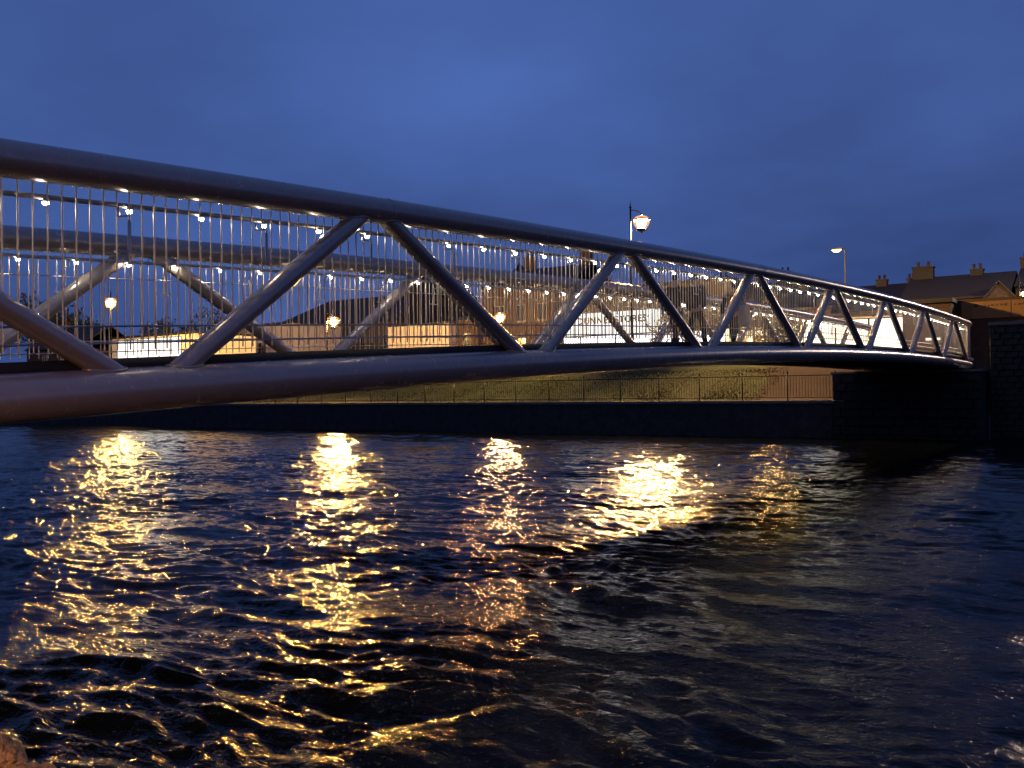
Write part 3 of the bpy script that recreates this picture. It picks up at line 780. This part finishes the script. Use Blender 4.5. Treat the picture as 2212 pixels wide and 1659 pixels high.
tree('tree', 'small dark tree between the yellow windows and the cream glowing front', -19.8, 60, 3.6, 1.1, m_leafdark, 800, 4, ls=.13)
tree('tree', 'dark round tree on the skyline left of the brown brick buildings', -75.5, 100, 10.6, 3.4, m_leafdark, 2600, 5, ls=.34)
tree('tree', 'dark tree on the skyline right beside the round one', -70.0, 100, 9.6, 3.2, m_leafdark, 2400, 6, ls=.34)
tree('tree', 'dark tree behind the white shop at the far left', -103, 74, 8.4, 3.0, m_leafdark, 2400, 7, ls=.3)
tree('tree', 'tall thin dark tree rising right of the left amber lamp', -96.5, 76, 10.8, 2.6, m_leafdark, 900, 8, ls=.28)
tree('tree', 'dark broad tree at the left edge of the view behind the bridge', -116, 66, 11.0, 4.2, m_leafdark, 3000, 9, ls=.35)
house('cottage', 'brown house with a pale gable end at the left edge behind the bridge', 'house', -112, -101, 60, 8, 8.2, 10.8, m_brick, 'gable', wins=[(-108, 6, 1, 1.4), (-104.5, 6, 1, 1.4)], chims=[(-110.5, 1.0, .8)])

# ------------------------------------------------------------------ people on the bridge
def skin_body(name, joints, edges, m, parent, sub=2):
    me = bpy.data.meshes.new(name)
    keys = list(joints); ix = {k: i for i, k in enumerate(keys)}
    me.from_pydata([joints[k][0] for k in keys], [(ix[a], ix[b]) for a, b in edges], [])
    o = link(name, me, m, parent)
    sk = o.modifiers.new('skin', 'SKIN'); sk.use_smooth_shade = True
    lay = me.skin_vertices[0].data if me.skin_vertices else None
    if lay is None:
        bm = bmesh.new(); bm.from_mesh(me); bm.verts.layers.skin.verify(); bm.to_mesh(me); bm.free(); lay = me.skin_vertices[0].data
    for k in keys:
        r = joints[k][1]; lay[ix[k]].radius = r if isinstance(r, tuple) else (r, r); lay[ix[k]].use_root = (k == keys[0])
    s = o.modifiers.new('sub', 'SUBSURF'); s.levels = sub; s.render_levels = sub
    return o

def person(x, y, label, stride, coat, group, facing=1, arm=.0, hgt=1.0, long=False):
    z = ztop(y) - 1.615
    t = empty('person', (x, y, z), 0 if facing > 0 else math.pi); tag(t, label, 'person', group); t.scale = (hgt,) * 3
    s = stride
    # whole body as one surface
    J = {'pelvis': ((0, 0, .95), (.135, .105)), 'waist': ((0, .01, 1.10), (.130, .10)), 'chest': ((0, .015, 1.30), (.165, .115)), 'sho': ((0, .01, 1.43), (.13, .085)),
         'neck': ((0, .02, 1.50), .055), 'h0': ((0, .035, 1.565), (.070, .078)), 'h1': ((0, .04, 1.65), (.078, .094)), 'h2': ((0, .035, 1.72), (.064, .078))}
    E_ = [('pelvis', 'waist'), ('waist', 'chest'), ('chest', 'sho'), ('sho', 'neck'), ('neck', 'h0'), ('h0', 'h1'), ('h1', 'h2')]
    for sd, q in ((-1, s), (1, -s)):
        n = 'l' if sd < 0 else 'r'
        J[n + 'hip'] = ((sd * .09, 0, .90), .092)
        J[n + 'kn'] = ((sd * .095, q * .5 + .05, .49), .062); J[n + 'an'] = ((sd * .10, q - (.06 if q < 0 else 0), .085), .042)
        J[n + 'to'] = ((sd * .115, q + .15, .035), .038)
        E_ += [('pelvis', n + 'hip'), (n + 'hip', n + 'kn'), (n + 'kn', n + 'an'), (n + 'an', n + 'to')]
        a = -q * .75 + arm
        J[n + 'sh'] = ((sd * .20, .01, 1.41), .062); J[n + 'el'] = ((sd * .245, a * .45 - .03, 1.13), .048); J[n + 'wr'] = ((sd * .25, a + .06, .90), .032)
        J[n + 'pa'] = ((sd * .25, a + .08, .83), (.018, .034))
        E_ += [('sho', n + 'sh'), (n + 'sh', n + 'el'), (n + 'el', n + 'wr'), (n + 'wr', n + 'pa')]
        for f_ in range(4):
            J['%sf%da' % (n, f_)] = ((sd * .25, a + .052 + .018 * f_, .775), .0085); J['%sf%db' % (n, f_)] = ((sd * (.236), a + .055 + .019 * f_, .735 + .008 * abs(f_ - 1.5)), .0075)
            E_ += [(n + 'pa', '%sf%da' % (n, f_)), ('%sf%da' % (n, f_), '%sf%db' % (n, f_))]
        J[n + 'th'] = ((sd * .24, a + .13, .80), .0095); E_.append((n + 'pa', n + 'th'))
    skin_body('body', J, E_, m_skin, t)
    # jacket
    Jk = {'a': ((0, .0, .86 if not long else .72), (.165, .135)), 'b': ((0, .01, 1.10), (.160, .128)), 'c': ((0, .015, 1.30), (.185, .138)), 'd': ((0, .01, 1.44), (.13, .098)), 'e': ((0, .02, 1.505), (.078, .075))}
    Ek = [('a', 'b'), ('b', 'c'), ('c', 'd'), ('d', 'e')]
    for sd, q in ((-1, s), (1, -s)):
        n = 'l' if sd < 0 else 'r'; a = -q * .75 + arm
        Jk[n + '1'] = ((sd * .205, .01, 1.41), .080); Jk[n + '2'] = ((sd * .25, a * .45 - .03, 1.13), .064); Jk[n + '3'] = ((sd * .252, a + .045, .92), .050)
        Ek += [('d', n + '1'), (n + '1', n + '2'), (n + '2', n + '3')]
    skin_body('jacket', Jk, Ek, coat, t)
    Jt = {'p': ((0, 0, .94), (.150, .120))}; Et = []
    for sd, q in ((-1, s), (1, -s)):
        n = 'l' if sd < 0 else 'r'
        Jt[n + '1'] = ((sd * .095, 0, .84), .105); Jt[n + '2'] = ((sd * .097, q * .5 + .045, .49), .076); Jt[n + '3'] = ((sd * .10, q - (.06 if q < 0 else 0), .10), .058)
        Et += [('p', n + '1'), (n + '1', n + '2'), (n + '2', n + '3')]
        sh = MB(); yb = q - (.06 if q < 0 else 0)
        skin_body('shoe', {'h': ((sd * .10, yb - .03, .045), (.042, .042)), 'm': ((sd * .107, yb + .08, .042), (.044, .036)), 't': ((sd * .115, yb + .19, .034), (.038, .026))}, [('h', 'm'), ('m', 't')], m_shoe, t, 1)
    skin_body('trousers', Jt, Et, m_trouser, t)
    skin_body('hair', {'a': ((0, -.02, 1.60), (.070, .060)), 'b': ((0, .0, 1.70), (.084, .092)), 'c': ((0, .03, 1.755), (.066, .075))}, [('a', 'b'), ('b', 'c')], m_hair, t)
    nose = MB().tube([(0, .125, 1.66), (0, .15, 1.625), (0, .125, 1.618)], [.008, .014, .010], 6)
    nose.build('nose', m_skin, t)
    return t
person(-9.35, 20.45, 'person in a dark jacket walking, nearest the tall lamp column', .30, m_dkcloth, 'people walking on the bridge', 1, hgt=1.0)
person(-9.15, 21.2, 'person in a navy jacket walking close beside the first walker', -.28, m_navy, 'people walking on the bridge', 1, hgt=1.03)
p3 = person(-9.3, 24.0, 'person in dark clothes walking with a pale shoulder bag at the hip', .26, m_dkcloth, 'people walking on the bridge', 1, hgt=1.0)
# pale shoulder bag hanging at the hip
zb = ztop(24.0) - 1.615
bg = empty('shoulder_bag', (-8.98, 23.98, zb + .62)); tag(bg, 'large pale canvas bag hanging at the hip of the third walker', 'bag')
bm = bmesh.new(); bmesh.ops.create_cube(bm, size=1); bmesh.ops.subdivide_edges(bm, edges=bm.edges[:], cuts=3, use_grid_fill=True)
for v in bm.verts:
    k = v.co.copy(); n_ = k.normalized() * .62; v.co = k.lerp(n_, .55)
    v.co.x *= .22 * (1 - .25 * v.co.z); v.co.y *= .38; v.co.z *= .52; v.co.z += .26
    v.co += Vector((mnoise.noise(k * 3), mnoise.noise(k * 3 + Vector((5, 0, 0))), 0)) * .02
me = bpy.data.meshes.new('bag_body'); bm.to_mesh(me); bm.free(); me.polygons.foreach_set('use_smooth', [True] * len(me.polygons)); link('bag_body', me, m_bag, bg)
MB().tube([(0, -.12, .5), (-.06, -.09, .75), (-.13, 0, .87), (-.06, .09, .75), (0, .12, .5)], .016, 6).build('strap', m_bag, bg)

# ------------------------------------------------------------------ boulders on the near bank
def boulder(x, y, z, s, seed, label):
    bm = bmesh.new(); bmesh.ops.create_icosphere(bm, subdivisions=4, radius=1)
    off = Vector((seed * 3.7, seed * 1.3, 0))
    for v in bm.verts:
        n = v.co.normalized()
        d = 1 + .28 * mnoise.noise(n * 1.1 + off) + .14 * mnoise.noise(n * 2.6 + off) + .05 * mnoise.noise(n * 7 + off) + .03 * mnoise.noise(n * 14 + off) - .10 * max(0, mnoise.noise(n * 4.5 + off * 2) - .25)
        v.co = Vector((n.x * s[0], n.y * s[1], n.z * s[2])) * d
    me = bpy.data.meshes.new('boulder'); bm.to_mesh(me); bm.free(); me.polygons.foreach_set('use_smooth', [True] * len(me.polygons))
    o = link('boulder', me, m_rock, None, (x, y, z)); o.rotation_euler = (0, 0, seed)
    tag(o, label, 'boulder', 'boulders along the near water edge')
boulder(-5.60, 2.76, .20, (.20, .18, .21), 1, 'largest orange lit boulder in the bottom left corner')
boulder(-5.36, 2.85, .10, (.16, .14, .17), 2, 'yellowish boulder at the bottom edge right of the corner boulder')
boulder(-5.16, 2.99, .10, (.11, .10, .13), 3, 'small rounded pinkish boulder standing alone at the bottom edge')
for i, (x, y) in enumerate([(-6.3, 2.3), (-7.6, 2.5), (-3.2, 1.9), (-2.0, 1.7), (-.8, 1.8), (.6, 1.7), (2.0, 1.9), (-5.6, 1.6)]):
    boulder(x, y, .2, (.5, .42, .34), 10 + i, ['boulder left of the corner boulder', 'boulder at the foot of the near abutment', 'flat boulder below the viewer to the left', 'boulder just left of the viewer', 'boulder straight below the viewer', 'boulder just right of the viewer', 'rightmost boulder on the near bank', 'boulder up the bank behind the corner boulder'][i])

# ------------------------------------------------------------------ unseen houses behind the viewer, added so the steel reflects less blue sky
xq = -95.0
for i in range(9):
    wd = [17, 13, 19, 12, 16, 14, 18, 13, 15][i]
    hh = [10.5, 12.0, 9.5, 11.0, 12.5, 10.0, 11.5, 9.8, 12][i]
    house('sky_blocker_house', ['grey house', 'tall brick house', 'wide grey house', 'narrow brick house', 'tall grey house', 'low brick house', 'long grey house', 'small brick house', 'last grey house'][i] + ' in the unseen row added behind the viewer to block sky, number counted from upstream'.replace(', number counted from upstream', ''), 'house', xq, xq + wd - .05, -24, 9, hh, hh + 3.2, m_grey if i % 2 == 0 else m_brick, 'gable', base=.8, chims=[(xq + 2, 1.1, 1.1)])
    xq += wd
